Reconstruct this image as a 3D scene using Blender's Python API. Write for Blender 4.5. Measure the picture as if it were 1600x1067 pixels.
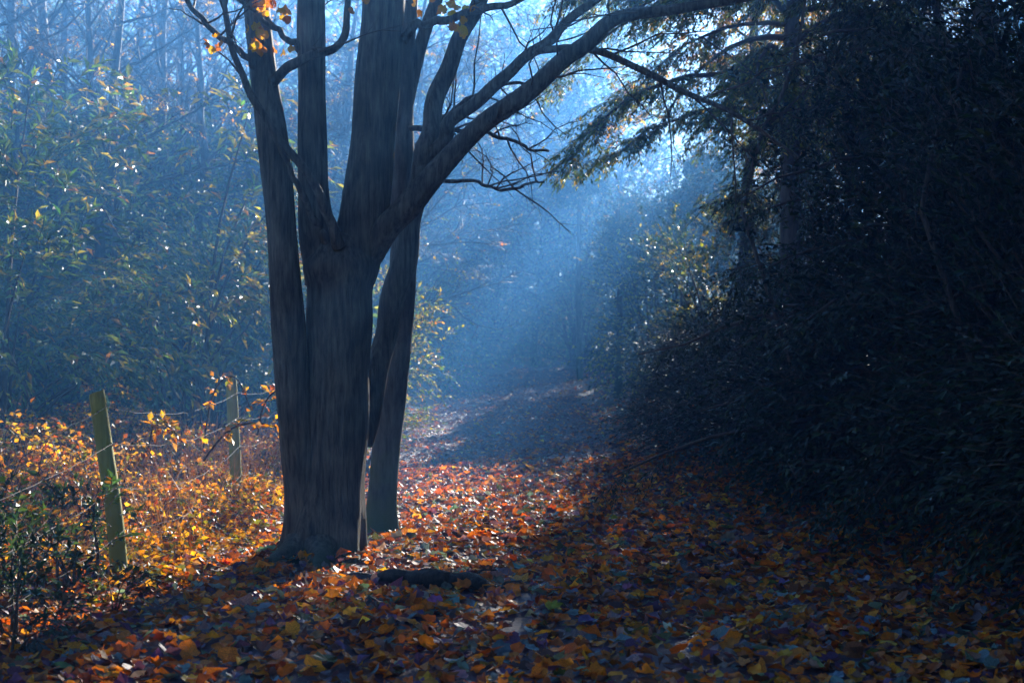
import bpy, math
import numpy as np
from mathutils import Vector

# ------------------------------------------------------------------ camera, sky, sun, exposure
scene = bpy.context.scene
for o in list(bpy.data.objects):
    bpy.data.objects.remove(o)
COL = scene.collection

FPX, HOR, CAMH = 2222.0, 560.0, 1.5          # focal length in photo pixels, horizon row, eye height
SUN_AZ, SUN_EL = math.radians(15.0), math.radians(19.0)

cam_data = bpy.data.cameras.new('camera')
cam = bpy.data.objects.new('camera', cam_data)
COL.objects.link(cam)
cam.location = (0, 0, CAMH)
cam.rotation_euler = (math.radians(90), 0, 0)
cam_data.sensor_width = 36
cam_data.lens = 36 * FPX / 1600
cam_data.shift_y = (HOR - 533.5) / 1600
cam_data.clip_end = 1000
cam_data.dof.use_dof = True
cam_data.dof.focus_distance = 10.6
cam_data.dof.aperture_fstop = 3.2
scene.camera = cam

world = bpy.data.worlds.new('World')
scene.world = world
world.use_nodes = True
wn = world.node_tree
wn.nodes.clear()
sky = wn.nodes.new('ShaderNodeTexSky')
sky.sky_type = 'NISHITA'
sky.sun_disc = False
sky.sun_elevation = SUN_EL
sky.sun_rotation = SUN_AZ
sky.air_density = 1.0
sky.dust_density = 0.3
sky.ozone_density = 5.0
bg = wn.nodes.new('ShaderNodeBackground')
bg.inputs['Strength'].default_value = 0.055
wo = wn.nodes.new('ShaderNodeOutputWorld')
wn.links.new(sky.outputs[0], bg.inputs[0])
wn.links.new(bg.outputs[0], wo.inputs[0])

sun_data = bpy.data.lights.new('sun', 'SUN')
sun_data.energy = 5.0
sun_data.angle = math.radians(0.5)
sun_data.color = (1.0, 0.93, 0.82)
sun = bpy.data.objects.new('sun', sun_data)
COL.objects.link(sun)
SDIR = Vector((math.sin(SUN_AZ) * math.cos(SUN_EL), math.cos(SUN_AZ) * math.cos(SUN_EL), math.sin(SUN_EL)))
sun.rotation_euler = SDIR.to_track_quat('Z', 'Y').to_euler()
sun.location = SDIR * 60

scene.view_settings.view_transform = 'Standard'
scene.view_settings.look = 'None'
scene.view_settings.gamma = 1.0
scene.view_settings.use_curve_mapping = False
scene.view_settings.exposure = 2.2

cy = scene.cycles
cy.max_bounces = 6
cy.diffuse_bounces = 3
cy.glossy_bounces = 2
cy.transmission_bounces = 4
cy.volume_bounces = 0
cy.transparent_max_bounces = 4
cy.caustics_reflective = False
cy.caustics_refractive = False
cy.sample_clamp_indirect = 4.0
cy.use_denoising = True

HAZE_DENSITY = 0.0072
HAZE_COLOR = (0.13, 0.43, 1.0)
HAZE_ANISO = 0.55

# ------------------------------------------------------------------ helpers
def rs(seed):
    return np.random.default_rng(seed)

def nrm(a):
    return a / np.maximum(np.linalg.norm(a, axis=-1, keepdims=True), 1e-9)

def W(x, y, Y):
    """photo pixel -> point in the place at distance Y"""
    return np.array([(x - 800.0) * Y / FPX, Y, CAMH - (y - HOR) * Y / FPX])

def sstep(a, b, x):
    t = np.clip((x - a) / (b - a), 0, 1)
    return t * t * (3 - 2 * t)

def path_centre(Y):
    Y = np.asarray(Y, float)
    return 0.25 - 0.42 * sstep(6, 24, Y) + 0.25 * sstep(24, 36, Y) + 0.10 * np.clip(Y - 38, 0, 40) ** 1.4

def path_half(Y):
    return 2.05 - 0.65 * sstep(10, 34, np.asarray(Y, float))

def gz(X, Y):
    X = np.asarray(X, float); Y = np.asarray(Y, float)
    z = 1.3 * np.clip((Y - 15) / 35, 0, 1) ** 1.15 + 1.6 * sstep(46, 85, Y)
    z = z + 0.05 * np.sin(X * 0.9 + Y * 0.33) * np.cos(Y * 0.7 - X * 0.4) + 0.025 * np.sin(X * 2.3 - Y * 1.9)
    z = z + 0.03 * np.exp(-(((X + 1.35) / 0.9) ** 2 + ((Y - 10.6) / 1.2) ** 2))
    off = np.abs(X - path_centre(Y)) - path_half(Y)
    z = z + 0.12 * sstep(-0.3, 1.2, off) * sstep(4, 14, Y) + 0.5 * sstep(1.5, 9, off) * (X > 0)
    return z

def build(name, parts, mats, smooth=True):
    """parts: list of (V, F, C or None, material index); one mesh"""
    vs, lv, ls, mi, cs = [], [], [], [], []
    nv = nl = 0
    anyc = any(p[2] is not None for p in parts)
    for V, F, C, m in parts:
        if len(V) == 0:
            continue
        vs.append(V)
        k = F.shape[1]
        lv.append((F + nv).ravel())
        ls.append(nl + np.arange(len(F)) * k)
        mi.append(np.full(len(F), m, np.int32))
        if anyc:
            cs.append(np.concatenate([C if C is not None else np.full((len(V), 3), 0.1), np.ones((len(V), 1))], 1))
        nv += len(V); nl += len(F) * k
    V = np.concatenate(vs); L = np.concatenate(lv); S = np.concatenate(ls)
    me = bpy.data.meshes.new(name)
    me.vertices.add(len(V)); me.vertices.foreach_set('co', V.astype(np.float32).ravel())
    me.loops.add(len(L)); me.loops.foreach_set('vertex_index', L.astype(np.int32))
    me.polygons.add(len(S)); me.polygons.foreach_set('loop_start', S.astype(np.int32))
    me.polygons.foreach_set('material_index', np.concatenate(mi))
    for m in (mats if isinstance(mats, (list, tuple)) else [mats]):
        me.materials.append(m)
    me.update(calc_edges=True)
    me.polygons.foreach_set('use_smooth', np.full(len(S), smooth))
    if anyc:
        at = me.attributes.new('col', 'FLOAT_COLOR', 'POINT')
        at.data.foreach_set('color', np.concatenate(cs).astype(np.float32).ravel())
    return me

def obj(name, me, parent=None, **props):
    o = bpy.data.objects.new(name, me)
    COL.objects.link(o)
    if parent is not None:
        o.parent = parent
    for k, v in props.items():
        o[k] = v
    return o

def thing(name, label, cat, loc=(0, 0, 0), rz=0.0, s=1.0, group=None):
    o = bpy.data.objects.new(name, None)
    o.empty_display_size = 0.2
    COL.objects.link(o)
    o.location = loc; o.rotation_euler = (0, 0, rz)
    o.scale = (s, s, s) if np.isscalar(s) else s
    o['label'] = label; o['category'] = cat
    if group:
        o['group'] = group
    return o

def smooth_path(ctrl, n):
    """Catmull-Rom through control rows (any number of columns)"""
    c = np.asarray(ctrl, float)
    c = np.vstack([2 * c[0] - c[1], c, 2 * c[-1] - c[-2]])
    m = len(c) - 3
    u = np.linspace(0, m, n)
    i = np.minimum(u.astype(int), m - 1); t = (u - i)[:, None]
    p0, p1, p2, p3 = c[i], c[i + 1], c[i + 2], c[i + 3]
    return 0.5 * (2 * p1 + (p2 - p0) * t + (2 * p0 - 5 * p1 + 4 * p2 - p3) * t ** 2 + (3 * p1 - p0 - 3 * p2 + p3) * t ** 3)

def tube(pts, rad, sides=6, rough=0.0, seed=0, lobes=None, cap=True):
    pts = np.asarray(pts, float); rad = np.asarray(rad, float)
    n = len(pts)
    T = nrm(np.gradient(pts, axis=0))
    ref = np.array([1.0, 0, 0]) if abs(T[0][0]) < 0.8 else np.array([0, 1.0, 0])
    u = nrm(np.cross(T[0], ref)); U = [u]
    for k in range(1, n):
        u = u - T[k] * np.dot(u, T[k]); u = u / max(np.linalg.norm(u), 1e-9); U.append(u)
    U = np.array(U); Wv = np.cross(T, U)
    a = np.linspace(0, 2 * np.pi, sides, endpoint=False)
    R = rad[:, None] * np.ones((1, sides))
    if rough > 0:
        g = rs(seed)
        arc = np.concatenate([[0], np.cumsum(np.linalg.norm(np.diff(pts, axis=0), axis=1))])
        w = np.zeros((n, sides))
        for f, amp, vf in ((2, 0.9, 0.9), (3, 0.8, 1.4), (5, 0.5, 1.8), (9, 0.32, 2.4), (14, 0.28, 3.0), (21, 0.22, 3.6)):
            if f * 2 > sides: break
            for _ in range(2):
                w += amp * np.sin(f * a[None] + g.uniform(0, 6.3) + 1.3 * np.sin(vf * arc[:, None] + g.uniform(0, 6.3))) * (0.6 + 0.4 * np.sin(vf * 1.7 * arc[:, None] + g.uniform(0, 6.3)))
        R = R * (1 + rough * w)
    if lobes is not None:
        R = R * lobes(a[None, :], pts)
    V = pts[:, None] + R[..., None] * (np.cos(a)[None, :, None] * U[:, None] + np.sin(a)[None, :, None] * Wv[:, None])
    V = V.reshape(-1, 3)
    k = np.arange(n - 1)[:, None] * sides; j = np.arange(sides)[None]; j2 = (j + 1) % sides
    F = np.stack([k + j, k + j2, k + sides + j2, k + sides + j], -1).reshape(-1, 4)
    parts = [(V, F)]
    if cap:
        c0 = len(V) - sides
        V2 = np.vstack([V[c0:], pts[-1] + T[-1] * rad[-1] * 0.5])
        F2 = np.stack([np.arange(sides), (np.arange(sides) + 1) % sides, np.full(sides, sides)], 1)
        parts.append((V2, F2))
    return parts

def tubes_parts(parts, m=0, col=None):
    out = []
    for V, F in parts:
        out.append((V, F, None if col is None else np.tile(np.asarray(col, float), (len(V), 1)), m))
    return out

def spikes(O, D, L, r, m=0, col=None, bend=0.0):
    """thin tapering three-sided twigs, all at once"""
    N = len(O)
    ref = np.where(np.abs(D[:, 2:3]) < 0.9, np.array([[0, 0, 1.0]]), np.array([[1.0, 0, 0]]))
    A = nrm(np.cross(D, ref)); B = np.cross(D, A)
    L = np.broadcast_to(L, (N,))[:, None]; r = np.broadcast_to(r, (N,))[:, None]
    V = np.empty((N, 4, 3))
    for i in range(3):
        an = i * 2.0944
        V[:, i] = O + r * (math.cos(an) * A + math.sin(an) * B)
    V[:, 3] = O + D * L
    V[:, 3, 2] += bend * L[:, 0]
    b = np.arange(N)[:, None] * 4
    F = np.concatenate([b + np.array([[0, 1, 3]]), b + np.array([[1, 2, 3]]), b + np.array([[2, 0, 3]])])
    C = None if col is None else np.tile(np.asarray(col, float), (N * 4, 1))
    return (V.reshape(-1, 3), F, C, m)

# leaf templates: +Y is the leaf axis (length 1), +Z the upper face
def T_oval():
    V = np.array([[0, 0, 0], [-.5, .42, .10], [0, .46, -.02], [.5, .42, .10], [0, 1, -.10]], float)
    F = np.array([[0, 2, 1], [0, 3, 2], [1, 2, 4], [2, 3, 4]])
    return V, F

def T_blade():
    V = np.array([[0, 0, 0], [-.5, .45, .02], [.5, .45, .02], [0, 1, -.06]], float)
    F = np.array([[0, 2, 1], [1, 2, 3]])
    return V, F

def T_maple(seed):
    g = rs(seed)
    ang, rad = [], []
    for i, (a, r) in enumerate(((-150, .55), (-95, .80), (-48, .95), (0, 1.0), (48, .95), (95, .80), (150, .55))):
        ang.append(a + g.uniform(-6, 6)); rad.append(r * g.uniform(.85, 1.1))
        if i < 6:
            nx = (-122, -72, -24, 24, 72, 122)[i]
            ang.append(nx + g.uniform(-4, 4)); rad.append(g.uniform(*((.60, .74), (.72, .88), (.80, .95))[seed % 3]))
    ang.append(180); rad.append(.22)
    a = np.radians(ang); r = np.array(rad) * 0.55
    x, y = r * np.sin(a), r * np.cos(a)
    curl = g.uniform(-.2, 1.2); tw = g.uniform(-.9, .9); fold = g.uniform(-.3, .8); x = x * g.uniform(.72, 1.05)
    z = curl * (r ** 2) * 1.1 + tw * x * y + fold * np.abs(x) * .4 + g.uniform(-.05, .05, len(r))
    V = np.vstack([[0, 0, 0], np.stack([x, y, z], 1)])
    n = len(r)
    F = np.stack([np.zeros(n, int), 1 + (np.arange(n) + 1) % n, 1 + np.arange(n)], 1)
    # stalk
    V = np.vstack([V, [[-.012, -.12, 0], [.012, -.12, 0], [0, -.42, .05]]])
    F = np.vstack([F, [[n + 1, n + 2, n + 3]]])
    return V, F

def leaves(T, P, axis, normal, length, width, C, m=0):
    V0, F0 = T
    N = len(P)
    ay = nrm(axis); ax = nrm(np.cross(ay, normal)); az = np.cross(ax, ay)
    length = np.broadcast_to(length, (N,)); width = np.broadcast_to(width, (N,))
    V = (P[:, None] + (V0[None, :, 0, None] * width[:, None, None]) * ax[:, None]
         + (V0[None, :, 1, None] * length[:, None, None]) * ay[:, None]
         + (V0[None, :, 2, None] * length[:, None, None]) * az[:, None])
    F = (np.arange(N)[:, None, None] * len(V0) + F0[None]).reshape(-1, F0.shape[1])
    return (V.reshape(-1, 3), F, np.repeat(C, len(V0), axis=0), m)

def pick(g, palette, n, jit=0.25):
    """palette: rows (weight, r, g, b)"""
    p = np.asarray(palette, float)
    c = p[g.choice(len(p), n, p=p[:, 0] / p[:, 0].sum()), 1:]
    return np.clip(c * np.exp(g.normal(0, jit, (n, 1))) * np.exp(g.normal(0, jit * .35, (n, 3))), 0.002, 0.9)

def twig_leaves(g, O, D, L, m, llen, lwid, palette, T=None, up=(0, 0, 1), ang=55, droop=0.15, tilt=.35, jit=.25, mi=0, r0=None):
    """m leaves placed alternately along every twig, plus the twigs"""
    N = len(O); T = T or T_oval()
    t = np.tile((np.arange(m) + .6) / m, N) + g.uniform(-.04, .04, N * m)
    s = np.tile(np.where(np.arange(m) % 2 == 0, 1.0, -1.0), N)
    Or, Dr = np.repeat(O, m, 0), np.repeat(D, m, 0)
    Lr = np.repeat(np.broadcast_to(L, (N,)), m)
    P = Or + Dr * (t * Lr)[:, None]
    P[:, 2] -= droop * Lr * t ** 2
    upv = nrm(np.asarray(up, float)[None] + g.normal(0, tilt, (N * m, 3)))
    side = nrm(np.cross(Dr, upv))
    a = np.radians(ang + g.normal(0, 14, N * m)) * (1 - .6 * t)
    ax = nrm(Dr * np.cos(a)[:, None] + side * (s * np.sin(a))[:, None] + np.array([0, 0, -droop]))
    nn = nrm(upv + g.normal(0, tilt, (N * m, 3)))
    sz = g.uniform(.65, 1.15, N * m)
    C = pick(g, palette, N * m, jit)
    # leaves of one twig resemble each other
    C = C * np.repeat(np.exp(g.normal(0, .18, (N, 1))), m, 0)
    return leaves(T, P, ax, nn, llen * sz, lwid * sz * g.uniform(.85, 1.15, N * m), C, mi)

# ------------------------------------------------------------------ materials
def new_mat(name):
    m = bpy.data.materials.new(name)
    m.use_nodes = True
    nt = m.node_tree
    nt.nodes.clear()
    out = nt.nodes.new('ShaderNodeOutputMaterial')
    return m, nt, out

def N(nt, t, **kw):
    n = nt.nodes.new(t)
    for k, v in kw.items():
        setattr(n, k, v)
    return n

def leaf_mat(name, rough=.35, transl=.35, spec=.5, tint=(1.25, 1.05, .55), obj_palette=None):
    m, nt, out = new_mat(name)
    L = nt.links.new
    if obj_palette is None:
        at = N(nt, 'ShaderNodeAttribute', attribute_name='col')
        base = at.outputs['Color']
    else:
        oi = N(nt, 'ShaderNodeObjectInfo')
        cr = N(nt, 'ShaderNodeValToRGB')
        cr.color_ramp.interpolation = 'CONSTANT'
        p = np.asarray(obj_palette, float)
        pos = np.concatenate([[0], np.cumsum(p[:, 0] / p[:, 0].sum())[:-1]])
        els = cr.color_ramp.elements
        while len(els) < len(p):
            els.new(0.5)
        for i in range(len(p)):
            els[i].position = pos[i]
            els[i].color = (*p[i, 1:], 1)
        L(oi.outputs['Random'], cr.inputs['Fac'])
        base = cr.outputs['Color']
    tc = N(nt, 'ShaderNodeTexCoord')
    no = N(nt, 'ShaderNodeTexNoise'); no.inputs['Scale'].default_value = 26; no.inputs['Detail'].default_value = 3
    L(tc.outputs['Object'], no.inputs['Vector'])
    mr = N(nt, 'ShaderNodeMapRange'); mr.inputs['From Min'].default_value = .3; mr.inputs['From Max'].default_value = .7
    mr.inputs['To Min'].default_value = .55; mr.inputs['To Max'].default_value = 1.35
    L(no.outputs['Fac'], mr.inputs['Value'])
    mx = N(nt, 'ShaderNodeMix', data_type='RGBA', blend_type='MULTIPLY'); mx.inputs['Factor'].default_value = 1
    L(base, mx.inputs['A']); L(mr.outputs[0], mx.inputs['B'])
    pr = N(nt, 'ShaderNodeBsdfPrincipled')
    pr.inputs['Roughness'].default_value = rough
    pr.inputs['Specular IOR Level'].default_value = spec
    L(mx.outputs['Result'], pr.inputs['Base Color'])
    tr = N(nt, 'ShaderNodeBsdfTranslucent')
    m2 = N(nt, 'ShaderNodeMix', data_type='RGBA', blend_type='MULTIPLY'); m2.inputs['Factor'].default_value = 1
    L(mx.outputs['Result'], m2.inputs['A']); m2.inputs['B'].default_value = (*tint, 1)
    L(m2.outputs['Result'], tr.inputs['Color'])
    ms = N(nt, 'ShaderNodeMixShader'); ms.inputs['Fac'].default_value = transl
    L(pr.outputs[0], ms.inputs[1]); L(tr.outputs[0], ms.inputs[2])
    L(ms.outputs[0], out.inputs['Surface'])
    return m

def bark_mat(name, c1, c2, moss=None, scale=6.0, stretch=.16, bump=.5, moss_top=1.2):
    m, nt, out = new_mat(name)
    L = nt.links.new
    tc = N(nt, 'ShaderNodeTexCoord')
    mp = N(nt, 'ShaderNodeMapping'); mp.inputs['Scale'].default_value = (1, 1, stretch)
    L(tc.outputs['Object'], mp.inputs['Vector'])
    n1 = N(nt, 'ShaderNodeTexNoise'); n1.inputs['Scale'].default_value = scale * 5; n1.inputs['Detail'].default_value = 8; n1.inputs['Roughness'].default_value = .7
    L(mp.outputs[0], n1.inputs['Vector'])
    n2 = N(nt, 'ShaderNodeTexNoise'); n2.inputs['Scale'].default_value = scale * .6; n2.inputs['Detail'].default_value = 5
    L(tc.outputs['Object'], n2.inputs['Vector'])
    cr = N(nt, 'ShaderNodeValToRGB')
    cr.color_ramp.elements[0].position = .35; cr.color_ramp.elements[0].color = (*c1, 1)
    cr.color_ramp.elements[1].position = .68; cr.color_ramp.elements[1].color = (*c2, 1)
    L(n1.outputs['Fac'], cr.inputs['Fac'])
    mr = N(nt, 'ShaderNodeMapRange'); mr.inputs['From Min'].default_value = .3; mr.inputs['From Max'].default_value = .7
    mr.inputs['To Min'].default_value = .6; mr.inputs['To Max'].default_value = 1.3
    L(n2.outputs['Fac'], mr.inputs['Value'])
    mx = N(nt, 'ShaderNodeMix', data_type='RGBA', blend_type='MULTIPLY'); mx.inputs['Factor'].default_value = 1
    L(cr.outputs[0], mx.inputs['A']); L(mr.outputs[0], mx.inputs['B'])
    base = mx.outputs['Result']
    if moss:
        sx = N(nt, 'ShaderNodeSeparateXYZ'); L(tc.outputs['Object'], sx.inputs[0])
        n3 = N(nt, 'ShaderNodeTexNoise'); n3.inputs['Scale'].default_value = 3.5; n3.inputs['Detail'].default_value = 6
        L(tc.outputs['Object'], n3.inputs['Vector'])
        m3 = N(nt, 'ShaderNodeMath', operation='MULTIPLY_ADD'); m3.inputs[1].default_value = -1.0 / moss_top; m3.inputs[2].default_value = .55
        L(sx.outputs['Z'], m3.inputs[0])
        m4 = N(nt, 'ShaderNodeMath', operation='ADD'); L(m3.outputs[0], m4.inputs[0]); L(n3.outputs['Fac'], m4.inputs[1])
        m5 = N(nt, 'ShaderNodeMapRange'); m5.inputs['From Min'].default_value = .45; m5.inputs['From Max'].default_value = .85
        L(m4.outputs[0], m5.inputs['Value'])
        mm = N(nt, 'ShaderNodeMix', data_type='RGBA'); L(m5.outputs[0], mm.inputs['Factor'])
        L(base, mm.inputs['A']); mm.inputs['B'].default_value = (*moss, 1)
        base = mm.outputs['Result']
    pr = N(nt, 'ShaderNodeBsdfPrincipled'); pr.inputs['Roughness'].default_value = .72
    pr.inputs['Specular IOR Level'].default_value = .35
    L(base, pr.inputs['Base Color'])
    bp = N(nt, 'ShaderNodeBump'); bp.inputs['Strength'].default_value = bump; bp.inputs['Distance'].default_value = .025
    L(n1.outputs['Fac'], bp.inputs['Height']); L(bp.outputs[0], pr.inputs['Normal'])
    L(pr.outputs[0], out.inputs['Surface'])
    return m

def soil_mat(name, c1, c2, c3, scale=9):
    m, nt, out = new_mat(name)
    L = nt.links.new
    tc = N(nt, 'ShaderNodeTexCoord')
    n1 = N(nt, 'ShaderNodeTexNoise'); n1.inputs['Scale'].default_value = scale; n1.inputs['Detail'].default_value = 9; n1.inputs['Roughness'].default_value = .72
    L(tc.outputs['Object'], n1.inputs['Vector'])
    vo = N(nt, 'ShaderNodeTexVoronoi'); vo.inputs['Scale'].default_value = 11
    L(tc.outputs['Object'], vo.inputs['Vector'])
    cr = N(nt, 'ShaderNodeValToRGB')
    e = cr.color_ramp.elements
    e[0].position = .3; e[0].color = (*c1, 1); e[1].position = .72; e[1].color = (*c2, 1)
    L(n1.outputs['Fac'], cr.inputs['Fac'])
    mx = N(nt, 'ShaderNodeMix', data_type='RGBA'); mx.inputs['B'].default_value = (*c3, 1)
    ml = N(nt, 'ShaderNodeMapRange'); ml.inputs['From Min'].default_value = .45; ml.inputs['From Max'].default_value = .75; ml.inputs['To Max'].default_value = .6
    sp = N(nt, 'ShaderNodeSeparateColor'); L(vo.outputs['Color'], sp.inputs[0]); L(sp.outputs[0], ml.inputs['Value'])
    L(ml.outputs[0], mx.inputs['Factor']); L(cr.outputs[0], mx.inputs['A'])
    pr = N(nt, 'ShaderNodeBsdfPrincipled'); pr.inputs['Roughness'].default_value = .62; pr.inputs['Specular IOR Level'].default_value = .4
    L(mx.outputs['Result'], pr.inputs['Base Color'])
    bp = N(nt, 'ShaderNodeBump'); bp.inputs['Strength'].default_value = .8; bp.inputs['Distance'].default_value = .04
    L(n1.outputs['Fac'], bp.inputs['Height']); L(bp.outputs[0], pr.inputs['Normal'])
    L(pr.outputs[0], out.inputs['Surface'])
    return m

def plain_mat(name, c, rough=.4, metal=0.0):
    m, nt, out = new_mat(name)
    no = N(nt, 'ShaderNodeTexNoise'); no.inputs['Scale'].default_value = 40
    cr = N(nt, 'ShaderNodeValToRGB')
    cr.color_ramp.elements[0].color = (*[v * .6 for v in c], 1); cr.color_ramp.elements[1].color = (*[min(1, v * 1.3) for v in c], 1)
    nt.links.new(no.outputs['Fac'], cr.inputs['Fac'])
    pr = N(nt, 'ShaderNodeBsdfPrincipled')
    nt.links.new(cr.outputs[0], pr.inputs['Base Color'])
    pr.inputs['Roughness'].default_value = rough; pr.inputs['Metallic'].default_value = metal
    nt.links.new(pr.outputs[0], out.inputs['Surface'])
    return m

LITTER = [(24, .64, .23, .022), (16, .50, .15, .02), (9, .66, .35, .04), (7, .24, .085, .025), (4, .44, .10, .015),
          (13, .12, .06, .045), (8, .26, .19, .20), (12, .14, .24, .27), (10, .13, .07, .16), (4, .13, .16, .06)]  # teal and violet rows put blue skylight into the leaf colours
M_LITTER = leaf_mat('leaf_litter', .5, .42, .32, (1.5, 1.0, .45))
M_FALLEN = leaf_mat('fallen_leaf', .5, .42, .32, (1.5, 1.0, .45), obj_palette=LITTER)
M_LEAF = leaf_mat('broad_leaf', .42, .45, .9, (1.5, 1.35, .40))
M_NEEDLE_LIT = leaf_mat('sunlit_yew_needle', .42, .5, .5, (1.7, 1.4, .3))  # brighter copy of the yew needle, sun glow put into tint and translucency
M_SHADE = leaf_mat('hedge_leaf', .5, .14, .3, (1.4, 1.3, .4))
M_GLOSS = leaf_mat('glossy_leaf', .5, .36, 1.0, (1.4, 1.3, .4))
M_GOLD = leaf_mat('golden_leaf', .40, .50, .4, (1.5, 1.05, .30))
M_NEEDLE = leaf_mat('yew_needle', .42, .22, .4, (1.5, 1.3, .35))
M_BARK = bark_mat('smooth_grey_bark', (.030, .025, .020), (.19, .165, .13), (.03, .045, .010), 7, .10, .9, .35)
M_BARK_MOSS = bark_mat('mossy_bark', (.05, .045, .038), (.17, .16, .14), (.07, .095, .012), 6, .14, .7, 1.3)
M_BARK_FAR = bark_mat('woodland_bark', (.05, .045, .04), (.15, .135, .12), (.05, .065, .02), 4, .2, .4, 2.5)
M_LOG = bark_mat('dark_log_bark', (.012, .010, .009), (.07, .058, .048), None, 8, .5, .9)  # darker bark than the standing trunks, without moss
M_TWIG = bark_mat('twig_bark', (.045, .032, .022), (.13, .09, .06), None, 9, .4, .2)
M_POST = bark_mat('weathered_post_wood', (.26, .22, .05), (.55, .46, .14), (.28, .28, .04), 9, .06, .5, 2.2)
M_WIRE = plain_mat('galvanised_wire', (.10, .075, .06), .8, .1)
M_SOIL = soil_mat('woodland_soil', (.020, .013, .010), (.085, .05, .03), (.16, .07, .02))
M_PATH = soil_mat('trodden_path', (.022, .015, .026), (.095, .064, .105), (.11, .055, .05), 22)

# ------------------------------------------------------------------ plant builders
def shrub_mesh(seed, rx, ry, h, K, M, m, llen, lwid, palette, mat, low=.08, sigma=.22, twig=.32, upd=.25, droop=.2, tilt=.35, T=None, stems=True, shell=.55, ang=55, full=False, up=(0, 0, 1)):
    g = rs(seed)
    d = nrm(g.normal(0, 1, (K, 3))); d[:, 2] = np.abs(d[:, 2]) * np.where(g.uniform(0, 1, K) < .25, -.4, 1)
    rr = g.uniform(shell, 1, K) ** .6
    C = d * rr[:, None] * np.array([rx, ry, h * .5]) + np.array([0, 0, h * .5])
    if full:
        a_ = g.uniform(0, 2 * np.pi, K); z_ = g.uniform(.03, 1, K) ** 1.1
        pr_ = rr * np.sqrt(np.clip(1 - np.clip((z_ - .45) / .6, 0, 1) ** 2, 0, 1)) * (.85 + .15 * np.sin(z_ * 9))
        C = np.stack([np.cos(a_) * pr_ * rx, np.sin(a_) * pr_ * ry, z_ * h], 1)
    C[:, 2] = np.maximum(C[:, 2], low * h)
    st = []
    if stems:
        for k in range(0, K, 3):
            b = np.array([g.normal(0, rx * .10), g.normal(0, ry * .10), 0])
            mid = b * .5 + C[k] * np.array([.35, .35, .6])
            st += tube(smooth_path([b, mid, C[k]], 8), np.linspace(.03, .006, 8) * (h / 3) ** .5, 5)
    O = np.repeat(C, M, 0) + g.normal(0, sigma, (K * M, 3)) * np.array([1.2, 1.2, .8])
    out = nrm(O - np.array([0, 0, h * .35]))
    D = nrm(out + np.array([0, 0, upd]) + g.normal(0, .45, (K * M, 3)))
    L = g.uniform(.6, 1.2, K * M) * twig
    fol = [twig_leaves(g, O, D, L, m, llen, lwid, palette, T=T, droop=droop, tilt=tilt, ang=ang, up=up)]
    tw = spikes(O, D, L, .005, 0)
    return build('stems', tubes_parts(st) + [tw], M_TWIG), build('foliage', fol, mat, False)

def place_shrub(mesh2, name, label, cat, X, Y, rz=0, s=1.0, group=None, dz=0, part='foliage'):
    t = thing(name, label, cat, (X, Y, float(gz(X, Y)) + dz), rz, s, group)
    obj('stems', mesh2[0], t, kind='stuff'); obj(part, mesh2[1], t, kind='stuff')
    return t

def gap_mask(O, loc, rz, p0, rad):
    """True where a twig of the tree standing at loc stays clear of the open line from p0 to the sun"""
    c, s_ = math.cos(rz), math.sin(rz)
    Wd = np.stack([O[:, 0] * c - O[:, 1] * s_, O[:, 0] * s_ + O[:, 1] * c, O[:, 2]], 1) + np.asarray(loc) - np.asarray(p0)
    d = np.array(SDIR)
    return np.linalg.norm(Wd - (Wd @ d)[:, None] * d, axis=1) > rad

def yew_mesh(seed, H, R, nb, sub, spr, palette, r0=.16, z0=.4, droop=.35, spread=None, leafn=14, taper=.75, rise=.28, lsz=.066, endp=1.0, T=None, wr=.27, mat=None, tw=(.14, .30), tilt=.22, gap=None):
    g = rs(seed)
    wood = tube(np.stack([g.normal(0, .05, 12).cumsum() * .4, g.normal(0, .05, 12).cumsum() * .4, np.linspace(-.2, H, 12)], 1), np.linspace(r0, .02, 12), 12, .03, seed)
    trunk = build('trunk', tubes_parts(wood), M_BARK_FAR)
    bw, O, D, Ls = [], [], [], []
    for b in range(nb):
        z = z0 + (H - z0) * (b + g.uniform()) / nb
        az = g.uniform(0, 2 * np.pi) if spread is None else g.normal(spread[0], spread[1])
        Lb = R * (1 - taper * (z / H) ** 1.6) * g.uniform(.65, 1.1)
        hd = np.array([math.cos(az), math.sin(az), 0])
        t = np.linspace(0, 1, 9)[:, None]
        P = np.array([0, 0, z]) + hd * (t * Lb) + np.array([0, 0, 1]) * (rise * Lb * t - droop * Lb * t ** 2.2) + g.normal(0, .03, (9, 3)) * t
        bw += tube(P, np.linspace(.035, .006, 9) * (Lb / 2.5), 5)
        for s_ in range(sub):
            ts = .15 + .85 * g.uniform() ** endp; i = min(int(ts * 8), 7); p = P[i] + (P[i + 1] - P[i]) * (ts * 8 - i)
            sd = np.array([-hd[1], hd[0], 0]) * g.choice([-1, 1])
            d = nrm(hd * g.uniform(.3, 1) + sd * g.uniform(.2, .9) + np.array([0, 0, g.uniform(-.45, .1)]))
            l = g.uniform(.25, .6) * (.4 + .6 * R / 3)
            for q in range(spr):
                u = (q + .5) / spr
                o = p + d * l * u + np.array([0, 0, -.25 * l * u * u])
                O.append(o); s2 = sd * (1 if q % 2 else -1)
                D.append(nrm(d * .8 + s2 * .8 + g.normal(0, .25, 3) + np.array([0, 0, -.35]))); Ls.append(g.uniform(*tw))
    O, D, Ls = np.array(O), np.array(D), np.array(Ls)
    if gap:
        k_ = gap_mask(O, *gap); O, D, Ls = O[k_], D[k_], Ls[k_]
    fol = twig_leaves(g, O, D, Ls, leafn, lsz, lsz * wr, palette, T=T or T_blade(), ang=62, droop=.35, tilt=tilt)
    return trunk, build('boughs', tubes_parts(bw) + [spikes(O, D, Ls, .004)], M_TWIG), build('foliage', [fol], mat or M_NEEDLE, False)

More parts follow.
